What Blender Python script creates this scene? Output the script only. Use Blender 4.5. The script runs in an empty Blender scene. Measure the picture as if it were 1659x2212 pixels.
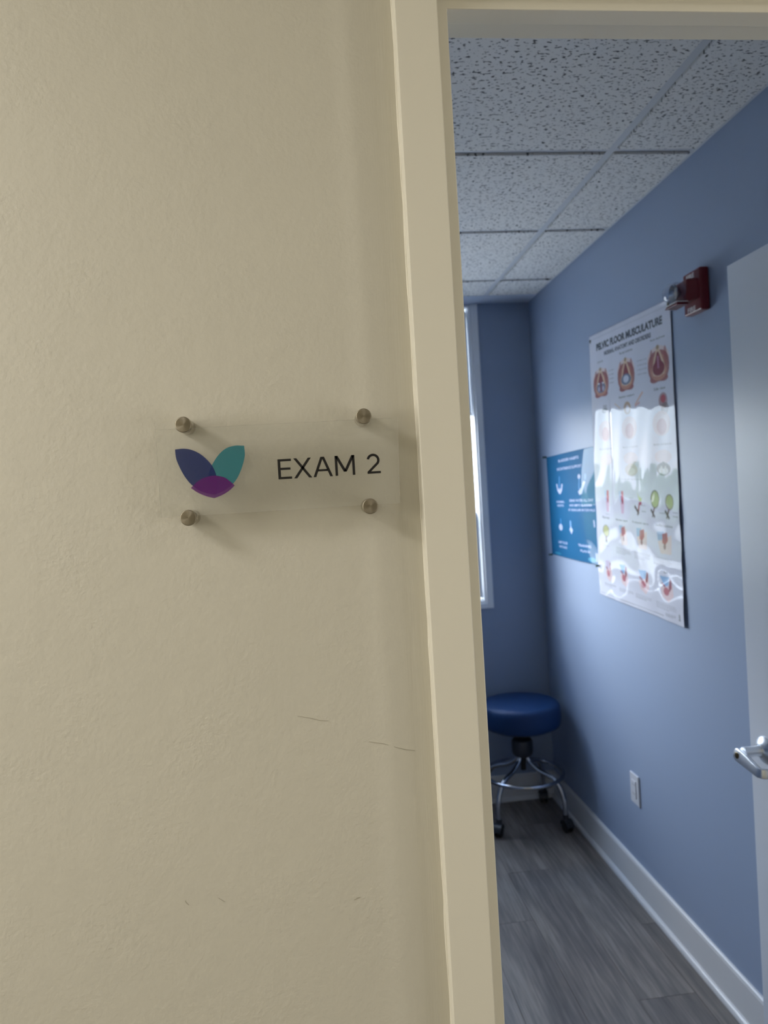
import bpy, bmesh, math, random
import numpy as np
from mathutils import Vector, Matrix
random.seed(7)

# ------------------------------------------------------------------ camera
# metres, camera at the origin, +Y through the doorway, +Z up
scene = bpy.context.scene
C = scene.collection
YAW, PITCH, ROLL, F_PX = 0.1052, 0.0211, -0.0597, 1571.2
cam_d = bpy.data.cameras.new('camera')
cam = bpy.data.objects.new('camera', cam_d); C.objects.link(cam); scene.camera = cam
fwd = Vector((math.sin(YAW)*math.cos(PITCH), math.cos(YAW)*math.cos(PITCH), -math.sin(PITCH)))
rgt = Vector((math.cos(YAW), -math.sin(YAW), 0)); upv = rgt.cross(fwd)
r2 = math.cos(ROLL)*rgt + math.sin(ROLL)*upv
u2 = -math.sin(ROLL)*rgt + math.cos(ROLL)*upv
m = Matrix.Identity(4)
for i in range(3):
    m[i][0], m[i][1], m[i][2] = r2[i], u2[i], -fwd[i]
cam.matrix_world = m
cam_d.sensor_fit = 'VERTICAL'; cam_d.sensor_height = 36.0; cam_d.sensor_width = 27.0
cam_d.lens = 36.0*F_PX/2212.0
cam_d.clip_start = 0.05; cam_d.clip_end = 300
cam_d.dof.use_dof = True; cam_d.dof.focus_distance = 0.80
cam_d.dof.aperture_fstop = cam_d.lens/3.2          # 3.2 mm entrance pupil

# ------------------------------------------------------------------ world, lights, exposure
scene.view_settings.view_transform = 'Standard'
scene.view_settings.look = 'None'
scene.view_settings.gamma = 1.0
scene.view_settings.use_curve_mapping = False
scene.view_settings.exposure = 0.0
SKY = 5.0           # horizon radiance; rises to 3x at the zenith like an overcast sky
world = bpy.data.worlds.new('sky'); scene.world = world; world.use_nodes = True
wn, wl = world.node_tree.nodes, world.node_tree.links
wn.clear()
tc = wn.new('ShaderNodeTexCoord'); sep = wn.new('ShaderNodeSeparateXYZ')
wl.new(tc.outputs['Generated'], sep.inputs[0])
ramp = wn.new('ShaderNodeValToRGB')
ramp.color_ramp.elements[0].position = 0.0; ramp.color_ramp.elements[0].color = (0.80, 0.92, 1.0, 1)
ramp.color_ramp.elements[1].position = 0.75; ramp.color_ramp.elements[1].color = (0.36, 0.58, 0.95, 1)
wl.new(sep.outputs['Z'], ramp.inputs[0])
mp = wn.new('ShaderNodeMapping'); mp.inputs['Scale'].default_value = (1, 1, 2.2)
wl.new(tc.outputs['Generated'], mp.inputs[0])
cn = wn.new('ShaderNodeTexNoise'); cn.inputs['Scale'].default_value = 5.0
cn.inputs['Detail'].default_value = 5.0; wl.new(mp.outputs[0], cn.inputs['Vector'])
cr = wn.new('ShaderNodeValToRGB')
cr.color_ramp.elements[0].position = 0.42; cr.color_ramp.elements[0].color = (0, 0, 0, 1)
cr.color_ramp.elements[1].position = 0.62; cr.color_ramp.elements[1].color = (1, 1, 1, 1)
wl.new(cn.outputs['Fac'], cr.inputs[0])
cm = wn.new('ShaderNodeMix'); cm.data_type = 'RGBA'
wl.new(cr.outputs[0], cm.inputs['Factor']); wl.new(ramp.outputs[0], cm.inputs[6])
cm.inputs[7].default_value = (0.93, 0.96, 1.0, 1)
bg = wn.new('ShaderNodeBackground')
oc = wn.new('ShaderNodeMath'); oc.operation = 'MULTIPLY_ADD'; oc.use_clamp = False
mxz = wn.new('ShaderNodeMath'); mxz.operation = 'MAXIMUM'; mxz.inputs[1].default_value = 0.0
wl.new(sep.outputs['Z'], mxz.inputs[0]); wl.new(mxz.outputs[0], oc.inputs[0])
oc.inputs[1].default_value = 2*SKY; oc.inputs[2].default_value = SKY
wl.new(oc.outputs[0], bg.inputs['Strength'])
wl.new(cm.outputs[2], bg.inputs[0])
wo = wn.new('ShaderNodeOutputWorld'); wl.new(bg.outputs[0], wo.inputs[0])

def area(name, loc, target, sx, sy, power, col, portal=False):
    d = bpy.data.lights.new(name, 'AREA'); d.shape = 'RECTANGLE'; d.size = sx; d.size_y = sy
    d.energy = power; d.color = col
    if portal: d.cycles.is_portal = True
    o = bpy.data.objects.new(name, d); C.objects.link(o); o.location = loc
    o.rotation_euler = (Vector(target)-Vector(loc)).to_track_quat('-Z', 'Y').to_euler()
    return o
WX0, WX1 = -0.55, 0.885
area('window_portal', ((WX0+WX1)/2, 3.86, 0.18), ((WX0+WX1)/2, 0, 0.18), WX1-WX0, 1.5, 1, (1, 1, 1), True)
# sun behind thin bright cloud, high to the left outside the window
sd = bpy.data.lights.new('hazy_sun', 'SUN'); sd.energy = 7.2; sd.angle = math.radians(40); sd.color = (0.90, 0.95, 1.0)
so = bpy.data.objects.new('hazy_sun', sd); C.objects.link(so)
so.rotation_euler = Vector((0.72, -0.74, -0.40)).to_track_quat('-Z', 'Y').to_euler()
# corridor ceiling fixtures, left and right of the door
area('corridor_light', (-1.40, 0.00, 0.93), (-1.40, 0.00, -1), 0.55, 0.55, 20.5, (1.0, 0.965, 0.93))
area('corridor_light', (1.70, -0.30, 0.93), (1.70, -0.30, -1), 0.55, 0.30, 6.5, (1.0, 0.965, 0.93))
# added fill raking along the wall from the left, brightens the frame's outer edge
area('corridor_fill', (-2.30, 0.15, 0.30), (0.12, 0.70, 0.1), 0.8, 1.2, 17.5, (1.0, 0.985, 0.95))
# added low fill from the right end, brightens the lower part of the frame
area('corridor_fill', (2.30, -0.40, -0.60), (0.15, 0.60, -0.60), 1.0, 1.0, 12.5, (1.0, 0.98, 0.96))

# ------------------------------------------------------------------ materials
def lin(c):
    return tuple((x/12.92 if x <= .04045 else ((x+.055)/1.055)**2.4) for x in [v/255. for v in c])
def new_mat(name):
    mt = bpy.data.materials.new(name); mt.use_nodes = True
    nt = mt.node_tree; b = nt.nodes['Principled BSDF']
    return mt, nt, b
def plain(name, srgb, rough=.5, metal=0, coat=0, bump=None, spec=None, var=0):
    mt, nt, b = new_mat(name)
    c = lin(srgb)+(1,)
    b.inputs['Base Color'].default_value = c
    b.inputs['Roughness'].default_value = rough
    b.inputs['Metallic'].default_value = metal
    b.inputs['Coat Weight'].default_value = coat
    if spec is not None: b.inputs['Specular IOR Level'].default_value = spec
    t = nt.nodes.new('ShaderNodeTexCoord')
    n = nt.nodes.new('ShaderNodeTexNoise')
    n.inputs['Scale'].default_value = bump[0] if bump else 40
    n.inputs['Detail'].default_value = 3
    nt.links.new(t.outputs['Object'], n.inputs['Vector'])
    if var:
        mx = nt.nodes.new('ShaderNodeMix'); mx.data_type = 'RGBA'
        n2 = nt.nodes.new('ShaderNodeTexNoise'); n2.inputs['Scale'].default_value = 6
        nt.links.new(t.outputs['Object'], n2.inputs['Vector'])
        nt.links.new(n2.outputs['Fac'], mx.inputs['Factor'])
        mx.inputs[6].default_value = tuple(v*(1-var) for v in c[:3])+(1,)
        mx.inputs[7].default_value = tuple(min(1, v*(1+var)) for v in c[:3])+(1,)
        nt.links.new(mx.outputs[2], b.inputs['Base Color'])
    bp = nt.nodes.new('ShaderNodeBump')
    bp.inputs['Strength'].default_value = 1.0
    bp.inputs['Distance'].default_value = bump[1] if bump else 0.00002
    nt.links.new(n.outputs['Fac'], bp.inputs['Height'])
    nt.links.new(bp.outputs[0], b.inputs['Normal'])
    return mt

def mat_beige_wall():
    mt, nt, b = new_mat('beige_orange_peel_paint')
    b.inputs['Roughness'].default_value = .62
    L = nt.links
    t = nt.nodes.new('ShaderNodeTexCoord')
    n1 = nt.nodes.new('ShaderNodeTexNoise'); n1.inputs['Scale'].default_value = 230; n1.inputs['Detail'].default_value = 2.5
    n2 = nt.nodes.new('ShaderNodeTexNoise'); n2.inputs['Scale'].default_value = 45; n2.inputs['Detail'].default_value = 2
    n3 = nt.nodes.new('ShaderNodeTexNoise'); n3.inputs['Scale'].default_value = 14
    for n in (n1, n2, n3): L.new(t.outputs['Object'], n.inputs['Vector'])
    # brushed streaks beside the door frame
    ms = nt.nodes.new('ShaderNodeMapping'); ms.inputs['Scale'].default_value = (700, 1, 22)
    L.new(t.outputs['Object'], ms.inputs[0])
    ns = nt.nodes.new('ShaderNodeTexNoise'); ns.inputs['Scale'].default_value = 1.0; ns.inputs['Detail'].default_value = 2
    L.new(ms.outputs[0], ns.inputs['Vector'])
    sx = nt.nodes.new('ShaderNodeSeparateXYZ'); L.new(t.outputs['Object'], sx.inputs[0])
    mr = nt.nodes.new('ShaderNodeMapRange'); mr.inputs['From Min'].default_value = .07; mr.inputs['From Max'].default_value = .105
    L.new(sx.outputs['X'], mr.inputs['Value'])
    # patchy: some areas rougher than others
    mr2 = nt.nodes.new('ShaderNodeMapRange'); mr2.inputs['From Min'].default_value = .35; mr2.inputs['From Max'].default_value = .7
    mr2.inputs['To Min'].default_value = .45; mr2.inputs['To Max'].default_value = 1.0
    L.new(n3.outputs['Fac'], mr2.inputs['Value'])
    a1 = nt.nodes.new('ShaderNodeMath'); a1.operation = 'MULTIPLY'; L.new(n1.outputs['Fac'], a1.inputs[0]); L.new(mr2.outputs[0], a1.inputs[1])
    a2 = nt.nodes.new('ShaderNodeMath'); a2.operation = 'MULTIPLY_ADD'; L.new(n2.outputs['Fac'], a2.inputs[0]); a2.inputs[1].default_value = .9; L.new(a1.outputs[0], a2.inputs[2])
    mx = nt.nodes.new('ShaderNodeMix'); L.new(mr.outputs[0], mx.inputs['Factor']); L.new(a2.outputs[0], mx.inputs[2])
    a3 = nt.nodes.new('ShaderNodeMath'); a3.operation = 'MULTIPLY_ADD'; L.new(ns.outputs['Fac'], a3.inputs[0]); a3.inputs[1].default_value = .22; a3.inputs[2].default_value = .6
    L.new(a3.outputs[0], mx.inputs[3])
    bp = nt.nodes.new('ShaderNodeBump'); bp.inputs['Distance'].default_value = .0006
    L.new(mx.outputs[0], bp.inputs['Height']); L.new(bp.outputs[0], b.inputs['Normal'])
    n4 = nt.nodes.new('ShaderNodeTexNoise'); n4.inputs['Scale'].default_value = 5; L.new(t.outputs['Object'], n4.inputs['Vector'])
    cmx = nt.nodes.new('ShaderNodeMix'); cmx.data_type = 'RGBA'; L.new(n4.outputs['Fac'], cmx.inputs['Factor'])
    c = lin((204, 199, 183))
    cmx.inputs[6].default_value = tuple(v*.965 for v in c)+(1,); cmx.inputs[7].default_value = tuple(v*1.03 for v in c)+(1,)
    L.new(cmx.outputs[2], b.inputs['Base Color'])
    return mt

def mat_ceiling_tile():
    mt, nt, b = new_mat('fissured_mineral_fibre')
    b.inputs['Roughness'].default_value = .95
    L = nt.links
    g = nt.nodes.new('ShaderNodeNewGeometry')
    mp1 = nt.nodes.new('ShaderNodeMapping'); mp1.inputs['Scale'].default_value = (85, 150, 60); mp1.inputs['Rotation'].default_value = (0, 0, .12)
    L.new(g.outputs['Position'], mp1.inputs[0])
    n = nt.nodes.new('ShaderNodeTexNoise'); n.inputs['Scale'].default_value = 1; n.inputs['Detail'].default_value = 2.2; n.inputs['Roughness'].default_value = .55
    L.new(mp1.outputs[0], n.inputs['Vector'])
    r = nt.nodes.new('ShaderNodeValToRGB')
    r.color_ramp.elements[0].position = .35; r.color_ramp.elements[0].color = (.06, .06, .06, 1)
    r.color_ramp.elements[1].position = .425; r.color_ramp.elements[1].color = (1, 1, 1, 1)
    L.new(n.outputs['Fac'], r.inputs[0])
    nv = nt.nodes.new('ShaderNodeTexNoise'); nv.inputs['Scale'].default_value = 420; L.new(g.outputs['Position'], nv.inputs['Vector'])
    mx = nt.nodes.new('ShaderNodeMix'); mx.data_type = 'RGBA'; L.new(r.outputs[0], mx.inputs['Factor'])
    mx.inputs[6].default_value = lin((62, 62, 64))+(1,); mx.inputs[7].default_value = lin((232, 231, 228))+(1,)
    L.new(mx.outputs[2], b.inputs['Base Color'])
    ad = nt.nodes.new('ShaderNodeMath'); ad.operation = 'MULTIPLY_ADD'; L.new(nv.outputs['Fac'], ad.inputs[0]); ad.inputs[1].default_value = .3
    L.new(r.outputs[0], ad.inputs[2])
    bp = nt.nodes.new('ShaderNodeBump'); bp.inputs['Distance'].default_value = .0012; bp.inputs['Strength'].default_value = .8
    L.new(ad.outputs[0], bp.inputs['Height']); L.new(bp.outputs[0], b.inputs['Normal'])
    return mt

def mat_plank():
    mt, nt, b = new_mat('grey_oak_vinyl')
    b.inputs['Roughness'].default_value = .42
    L = nt.links
    oi = nt.nodes.new('ShaderNodeObjectInfo')
    g = nt.nodes.new('ShaderNodeNewGeometry')
    off = nt.nodes.new('ShaderNodeVectorMath'); off.operation = 'MULTIPLY_ADD'
    cb = nt.nodes.new('ShaderNodeCombineXYZ'); L.new(oi.outputs['Random'], cb.inputs[0]); L.new(oi.outputs['Random'], cb.inputs[1])
    L.new(cb.outputs[0], off.inputs[0]); off.inputs[1].default_value = (37, 91, 0); L.new(g.outputs['Position'], off.inputs[2])
    def streak(sc, det):
        mp = nt.nodes.new('ShaderNodeMapping'); mp.inputs['Scale'].default_value = sc; L.new(off.outputs[0], mp.inputs[0])
        n = nt.nodes.new('ShaderNodeTexNoise'); n.inputs['Scale'].default_value = 1; n.inputs['Detail'].default_value = det; n.inputs['Roughness'].default_value = .6
        L.new(mp.outputs[0], n.inputs['Vector']); return n
    s1 = streak((16, 2.2, 1), 3); s2 = streak((110, 5, 1), 4)
    a = nt.nodes.new('ShaderNodeMath'); a.operation = 'MULTIPLY_ADD'; L.new(s2.outputs['Fac'], a.inputs[0]); a.inputs[1].default_value = .55
    h = nt.nodes.new('ShaderNodeMath'); h.operation = 'MULTIPLY'; L.new(s1.outputs['Fac'], h.inputs[0]); h.inputs[1].default_value = .55
    L.new(h.outputs[0], a.inputs[2])
    r = nt.nodes.new('ShaderNodeValToRGB')
    r.color_ramp.elements[0].position = .38; r.color_ramp.elements[0].color = lin((88, 84, 82))+(1,)
    r.color_ramp.elements[1].position = .72; r.color_ramp.elements[1].color = lin((144, 136, 129))+(1,)
    e = r.color_ramp.elements.new(.55); e.color = lin((114, 108, 104))+(1,)
    L.new(a.outputs[0], r.inputs[0])
    hv = nt.nodes.new('ShaderNodeHueSaturation'); L.new(r.outputs[0], hv.inputs['Color'])
    mr = nt.nodes.new('ShaderNodeMapRange'); mr.inputs['To Min'].default_value = .88; mr.inputs['To Max'].default_value = 1.12
    L.new(oi.outputs['Random'], mr.inputs['Value']); L.new(mr.outputs[0], hv.inputs['Value'])
    L.new(hv.outputs[0], b.inputs['Base Color'])
    bp = nt.nodes.new('ShaderNodeBump'); bp.inputs['Distance'].default_value = .0003; L.new(s2.outputs['Fac'], bp.inputs['Height'])
    L.new(bp.outputs[0], b.inputs['Normal'])
    return mt

def mat_print(name, rough=.03):
    mt, nt, b = new_mat(name)
    a = nt.nodes.new('ShaderNodeAttribute'); a.attribute_name = 'ink'
    nt.links.new(a.outputs['Color'], b.inputs['Base Color'])
    b.inputs['Roughness'].default_value = .6; b.inputs['Specular IOR Level'].default_value = 0.1
    b.inputs['Coat Weight'].default_value = 1.0; b.inputs['Coat Roughness'].default_value = rough
    b.inputs['Coat IOR'].default_value = 1.33
    return mt

def mat_glass(name, tint=(1, 1, 1), refl=.06, dark=1.0):
    mt, nt, b = new_mat(name); nt.nodes.remove(b)
    out = nt.nodes['Material Output']
    tr = nt.nodes.new('ShaderNodeBsdfTransparent'); tr.inputs[0].default_value = tuple(v*dark for v in tint)+(1,)
    gl = nt.nodes.new('ShaderNodeBsdfGlossy'); gl.inputs['Roughness'].default_value = .02
    mx = nt.nodes.new('ShaderNodeMixShader')
    lw = nt.nodes.new('ShaderNodeLayerWeight')
    mr = nt.nodes.new('ShaderNodeMath'); mr.operation = 'MULTIPLY_ADD'; mr.inputs[1].default_value = refl*2; mr.inputs[2].default_value = refl*.4
    pw = nt.nodes.new('ShaderNodeMath'); pw.operation = 'POWER'; pw.inputs[1].default_value = 4
    nt.links.new(lw.outputs['Facing'], pw.inputs[0]); nt.links.new(pw.outputs[0], mr.inputs[0]); nt.links.new(mr.outputs[0], mx.inputs[0])
    nt.links.new(tr.outputs[0], mx.inputs[1]); nt.links.new(gl.outputs[0], mx.inputs[2])
    nt.links.new(mx.outputs[0], out.inputs[0])
    return mt

def mat_acrylic():
    mt, nt, b = new_mat('frosted_clear_acrylic'); out = nt.nodes['Material Output']
    b.inputs['Base Color'].default_value = (.66, .64, .57, 1); b.inputs['Roughness'].default_value = .3
    tr = nt.nodes.new('ShaderNodeBsdfTransparent'); tr.inputs[0].default_value = (.97, .97, .96, 1)
    mx = nt.nodes.new('ShaderNodeMixShader')
    lw = nt.nodes.new('ShaderNodeLayerWeight'); lw.inputs['Blend'].default_value = .3
    mr = nt.nodes.new('ShaderNodeMapRange'); mr.inputs['To Min'].default_value = .13; mr.inputs['To Max'].default_value = .6
    nt.links.new(lw.outputs['Facing'], mr.inputs['Value']); nt.links.new(mr.outputs[0], mx.inputs[0])
    nt.links.new(tr.outputs[0], mx.inputs[1]); nt.links.new(b.outputs[0], mx.inputs[2])
    nt.links.new(mx.outputs[0], out.inputs[0])
    return mt

def mat_film(name, srgb, alpha):
    mt, nt, b = new_mat(name); out = nt.nodes['Material Output']
    b.inputs['Base Color'].default_value = lin(srgb)+(1,); b.inputs['Roughness'].default_value = .35
    tr = nt.nodes.new('ShaderNodeBsdfTransparent')
    mx = nt.nodes.new('ShaderNodeMixShader'); mx.inputs[0].default_value = alpha
    nt.links.new(tr.outputs[0], mx.inputs[1]); nt.links.new(b.outputs[0], mx.inputs[2])
    nt.links.new(mx.outputs[0], out.inputs[0])
    return mt

def mat_shade():
    mt, nt, b = new_mat('white_roller_shade'); out = nt.nodes['Material Output']
    b.inputs['Base Color'].default_value = (.8, .82, .85, 1); b.inputs['Roughness'].default_value = .9
    t = nt.nodes.new('ShaderNodeBsdfTranslucent'); t.inputs[0].default_value = (.24, .29, .36, 1)
    mx = nt.nodes.new('ShaderNodeMixShader'); mx.inputs[0].default_value = .35
    nt.links.new(b.outputs[0], mx.inputs[1]); nt.links.new(t.outputs[0], mx.inputs[2]); nt.links.new(mx.outputs[0], out.inputs[0])
    return mt

def mat_brushed():
    mt, nt, b = new_mat('brushed_nickel_cap')
    b.inputs['Base Color'].default_value = lin((150, 142, 126))+(1,); b.inputs['Metallic'].default_value = 1
    b.inputs['Roughness'].default_value = .36; b.inputs['Anisotropic'].default_value = .8
    tg = nt.nodes.new('ShaderNodeTangent'); tg.direction_type = 'RADIAL'; tg.axis = 'Z'
    nt.links.new(tg.outputs[0], b.inputs['Tangent'])
    return mt

M = dict(
    wall=mat_beige_wall(), tile=mat_ceiling_tile(), plank=mat_plank(), sheet=mat_print('laminated_print', .02),
    frame=plain('beige_semigloss_enamel', (229, 224, 208), .40, bump=(300, .00006), var=.01),
    blue=plain('blue_wall_paint', (146, 162, 188), .42, bump=(260, .00012)),
    trimw=plain('white_trim_enamel', (215, 216, 218), .35),
    white=plain('white_enamel', (238, 241, 246), .3),
    door=plain('white_door_paint', (216, 222, 232), .34, bump=(120, .00005)),
    grid=plain('white_steel_grid', (205, 208, 212), .4),
    gyp=plain('pale_blue_soffit_paint', (196, 206, 222), .6),
    chrome=plain('satin_chrome', (228, 233, 240), .34, 1),
    chromed=plain('polished_chrome', (190, 195, 205), .12, 1),
    black=plain('black_plastic', (22, 23, 26), .45),
    dgrey=plain('dark_grey_plastic', (50, 54, 62), .4),
    vinyl=plain('navy_blue_vinyl', (24, 56, 100), .5, bump=(500, .00008), spec=.3),
    red=plain('red_alarm_plastic', (104, 22, 32), .38),
    letter=plain('black_vinyl_letter', (16, 14, 16), .35),
    lwhite=plain('white_marking_paint', (225, 222, 222), .5),
    brass=plain('dull_keyway_metal', (110, 96, 70), .35, 1),
    steel=plain('satin_steel_side', (196, 190, 176), .22, 1),
    cap=mat_brushed(), acrylic=mat_acrylic(), shade=mat_shade(),
    pane=mat_glass('window_glass'), lens=mat_glass('clear_strobe_lens', (.93, .95, .97), .30),
    screen=mat_glass('insect_screen', (1, 1, 1), .01, .85),
    outlet=plain('white_outlet_plastic', (205, 208, 216), .35),
    slot=plain('dark_slot', (40, 40, 44), .6),
    pin=plain('green_push_pin', (20, 70, 50), .3),
    scuff=plain('pencil_scuff', (172, 166, 149), .8),
    grass=plain('lawn_and_leaves', (92, 116, 70), .9, var=.3, bump=(20, .05)),
    concrete=plain('pale_pavement', (196, 192, 182), .9, var=.08),
    gap=plain('dark_joint', (40, 40, 44), .9),
    grommet=plain('dark_grommet', (70, 66, 52), .35, 1),
    corrfloor=plain('corridor_floor', (104, 99, 92), .5, var=.05),
    white_paint=plain('corridor_ceiling_paint', (225, 222, 212), .8),
)

# ------------------------------------------------------------------ helpers
def link(o, parent=None):
    C.objects.link(o)
    if parent: o.parent = parent
    return o
def obj(name, bm, mat, parent=None, smooth=False, bevel=0, sharp=40):
    bmesh.ops.recalc_face_normals(bm, faces=bm.faces)
    me = bpy.data.meshes.new(name); bm.to_mesh(me); bm.free()
    me.materials.append(M[mat] if isinstance(mat, str) else mat)
    o = bpy.data.objects.new(name, me); link(o, parent)
    if smooth:
        for p in me.polygons: p.use_smooth = True
        try: me.set_sharp_from_angle(angle=math.radians(sharp))
        except Exception: pass
    if bevel:
        bv = o.modifiers.new('bevel', 'BEVEL'); bv.width = bevel; bv.segments = 2; bv.limit_method = 'ANGLE'
    return o
def empty(name, loc=(0, 0, 0), rz=0, parent=None):
    o = bpy.data.objects.new(name, None); o.location = loc; o.rotation_euler = (0, 0, rz); o.empty_display_size = .05
    return link(o, parent)
def tag(o, label=None, cat=None, group=None, kind=None):
    if label: o['label'] = label
    if cat: o['category'] = cat
    if group: o['group'] = group
    if kind: o['kind'] = kind
    return o
def box(bm, x0, x1, y0, y1, z0, z1):
    vs = [bm.verts.new(p) for p in ((x0, y0, z0), (x1, y0, z0), (x1, y1, z0), (x0, y1, z0), (x0, y0, z1), (x1, y0, z1), (x1, y1, z1), (x0, y1, z1))]
    for f in ((0, 1, 2, 3), (4, 5, 6, 7), (0, 1, 5, 4), (1, 2, 6, 5), (2, 3, 7, 6), (3, 0, 4, 7)):
        bm.faces.new([vs[i] for i in f])
def boxes(*bs):
    bm = bmesh.new()
    for b in bs: box(bm, *b)
    return bm
def tube(bm, pts, r, seg=12, closed=False, caps=True):
    pts = [Vector(p) for p in pts]; n = len(pts); rings = []
    rr = r if hasattr(r, '__len__') else [r]*n
    prev = None
    for i, p in enumerate(pts):
        if closed: t = pts[(i+1) % n]-pts[i-1]
        else: t = pts[min(i+1, n-1)]-pts[max(i-1, 0)]
        t.normalize()
        a = prev if prev is not None else (Vector((0, 0, 1)) if abs(t.z) < .9 else Vector((1, 0, 0)))
        u = (a - t*a.dot(t)).normalized(); v = t.cross(u); prev = u
        rings.append([bm.verts.new(p+rr[i]*(math.cos(2*math.pi*k/seg)*u+math.sin(2*math.pi*k/seg)*v)) for k in range(seg)])
    for i in range(n if closed else n-1):
        a, b = rings[i], rings[(i+1) % n]
        for k in range(seg): bm.faces.new((a[k], a[(k+1) % seg], b[(k+1) % seg], b[k]))
    if not closed and caps: bm.faces.new(rings[0]); bm.faces.new(rings[-1])
def lathe(bm, prof, origin=(0, 0, 0), axis=(0, 0, 1), seg=32):
    """prof: list of (r, h) along axis"""
    ax = Vector(axis).normalized(); a = Vector((1, 0, 0)) if abs(ax.x) < .9 else Vector((0, 0, 1))
    u = (a-ax*a.dot(ax)).normalized(); v = ax.cross(u); o = Vector(origin); rings = []
    for r, h in prof:
        if r < 1e-7: rings.append([bm.verts.new(o+ax*h)])
        else: rings.append([bm.verts.new(o+ax*h+r*(math.cos(2*math.pi*k/seg)*u+math.sin(2*math.pi*k/seg)*v)) for k in range(seg)])
    for a_, b_ in zip(rings, rings[1:]):
        for k in range(seg):
            k2 = (k+1) % seg
            if len(a_) == 1: bm.faces.new((a_[0], b_[k], b_[k2]))
            elif len(b_) == 1: bm.faces.new((a_[k], a_[k2], b_[0]))
            else: bm.faces.new((a_[k], a_[k2], b_[k2], b_[k]))
    for rg in (rings[0], rings[-1]):
        if len(rg) > 1: bm.faces.new(rg)
def prism(bm, pts, d):
    """pts: 3D polygon, extruded by vector d"""
    a = [bm.verts.new(p) for p in pts]; b = [bm.verts.new(Vector(p)+Vector(d)) for p in pts]
    bm.faces.new(a); bm.faces.new(b[::-1]); n = len(a)
    for i in range(n): bm.faces.new((a[i], a[(i+1) % n], b[(i+1) % n], b[i]))
def S(o): return tag(o, kind='structure')
def smoothpath(pts, n=8):
    P = [Vector(p) for p in pts]; out = []
    Q = [2*P[0]-P[1]]+P+[2*P[-1]-P[-2]]
    for i in range(1, len(Q)-2):
        for k in range(n):
            t = k/n; a, b, c, d = Q[i-1], Q[i], Q[i+1], Q[i+2]
            out.append(.5*((2*b)+(c-a)*t+(2*a-5*b+4*c-d)*t*t+(3*b-a-3*c+d)*t**3))
    out.append(P[-1]); return out

# ------------------------------------------------------------------ dimensions
W, H, FL, L = 1.1906, 0.9535, -1.5998, 3.6439        # right wall, ceiling, floor, back wall
XL = -1.75                                            # room's left wall
DF, DW, DB = 0.775, 0.794, 0.863                      # frame face, corridor wall face, room side face
XO, XF, XS = 0.1251, 0.1716, 0.1871                   # frame outer edge, face edge, stop edge
ZF, ZS = 0.5475, 0.532                                # frame head face bottom, stop bottom
XR = 1.130                                            # right rabbet
YC = -1.15                                            # corridor's other side

# ------------------------------------------------------------------ corridor wall with the sign
def plaster(x):
    d = XO-x
    if d > .075: return 0
    return -.0016*math.exp(-((d-.05)/.014)**2) - .0005*math.exp(-((d-.012)/.008)**2)
def sign_wall():
    bm = bmesh.new()
    x1 = XO+.03
    prof = plaster
    # front face as strips: nearly flat with a slight plaster roll beside the frame
    xs = list(np.linspace(-2.4, .05, 6))+list(np.linspace(.055, XO+.002, 28))+[x1]
    zs = [FL, H]
    rows = [[bm.verts.new((x, DW+prof(x), z)) for x in xs] for z in zs]
    for i in range(len(xs)-1): bm.faces.new((rows[0][i], rows[0][i+1], rows[1][i+1], rows[1][i]))
    back = [[bm.verts.new((x, DB, z)) for x in (xs[0], x1)] for z in zs]
    bm.faces.new((back[0][0], back[1][0], back[1][1], back[0][1]))
    bm.faces.new((rows[0][0], rows[1][0], back[1][0], back[0][0]))
    bm.faces.new((rows[0][-1], rows[1][-1], back[1][1], back[0][1]))
    return bm
wf = S(obj('wall_front', sign_wall(), 'wall', smooth=True, sharp=30))
box_over = boxes((XO+.03, 2.4, DW, DB, ZF+.03, H), (XR+.03, 2.4, DW, DB, FL, ZF+.03))
S(obj('wall_front', box_over, 'wall'))
# room-side blue skin of that wall is part of the room
S(obj('wall_inner', boxes((XL, XO, DB, DB+.004, FL, H), (XO, W, DB, DB+.004, ZF+.048, H), (XR+.048, W, DB, DB+.004, FL, ZF+.048)), 'blue'))

# pencil scuffs and dents on the wall
def ribbon(pts, w, name='scuff_mark', mat='scuff'):
    bm = bmesh.new(); n = len(pts); va = []
    for i, (x, z) in enumerate(pts):
        a = pts[max(i-1, 0)]; b = pts[min(i+1, n-1)]; t = Vector((b[0]-a[0], b[1]-a[1])).normalized(); nx = Vector((-t.y, t.x))
        ww = w*(.25+.75*math.sin(math.pi*(i+.5)/n))
        for y in (DW+plaster(x)-.00032, DW+.0004):
            va.append([bm.verts.new((x+nx.x*ww, y, z+nx.y*ww)), bm.verts.new((x-nx.x*ww, y, z-nx.y*ww))])
    for i in range(n-1):
        f0, b0, f1, b1 = va[2*i], va[2*i+1], va[2*i+2], va[2*i+3]
        bm.faces.new((f0[0], f1[0], f1[1], f0[1])); bm.faces.new((f0[0], f1[0], b1[0], b0[0])); bm.faces.new((f0[1], f1[1], b1[1], b0[1]))
    return obj(name, bm, mat, wf)
ribbon([(-.0239, -.2329), (-.0105, -.2362), (-.0007, -.2397), (.0093, -.2411)], .00032)
ribbon([(.0520, -.2681), (.0688, -.2718), (.0839, -.2779), (.0940, -.2812), (.1022, -.2828)], .0004)
ribbon([(.0252, -.4415), (.0286, -.4398), (.0320, -.4392)], .0006)
ribbon([(-.1206, -.4221), (-.1170, -.4248), (-.1141, -.4270)], .0003)
ribbon([(-.1558, -.4205), (-.1548, -.4230), (-.1522, -.4260)], .0003)

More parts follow.
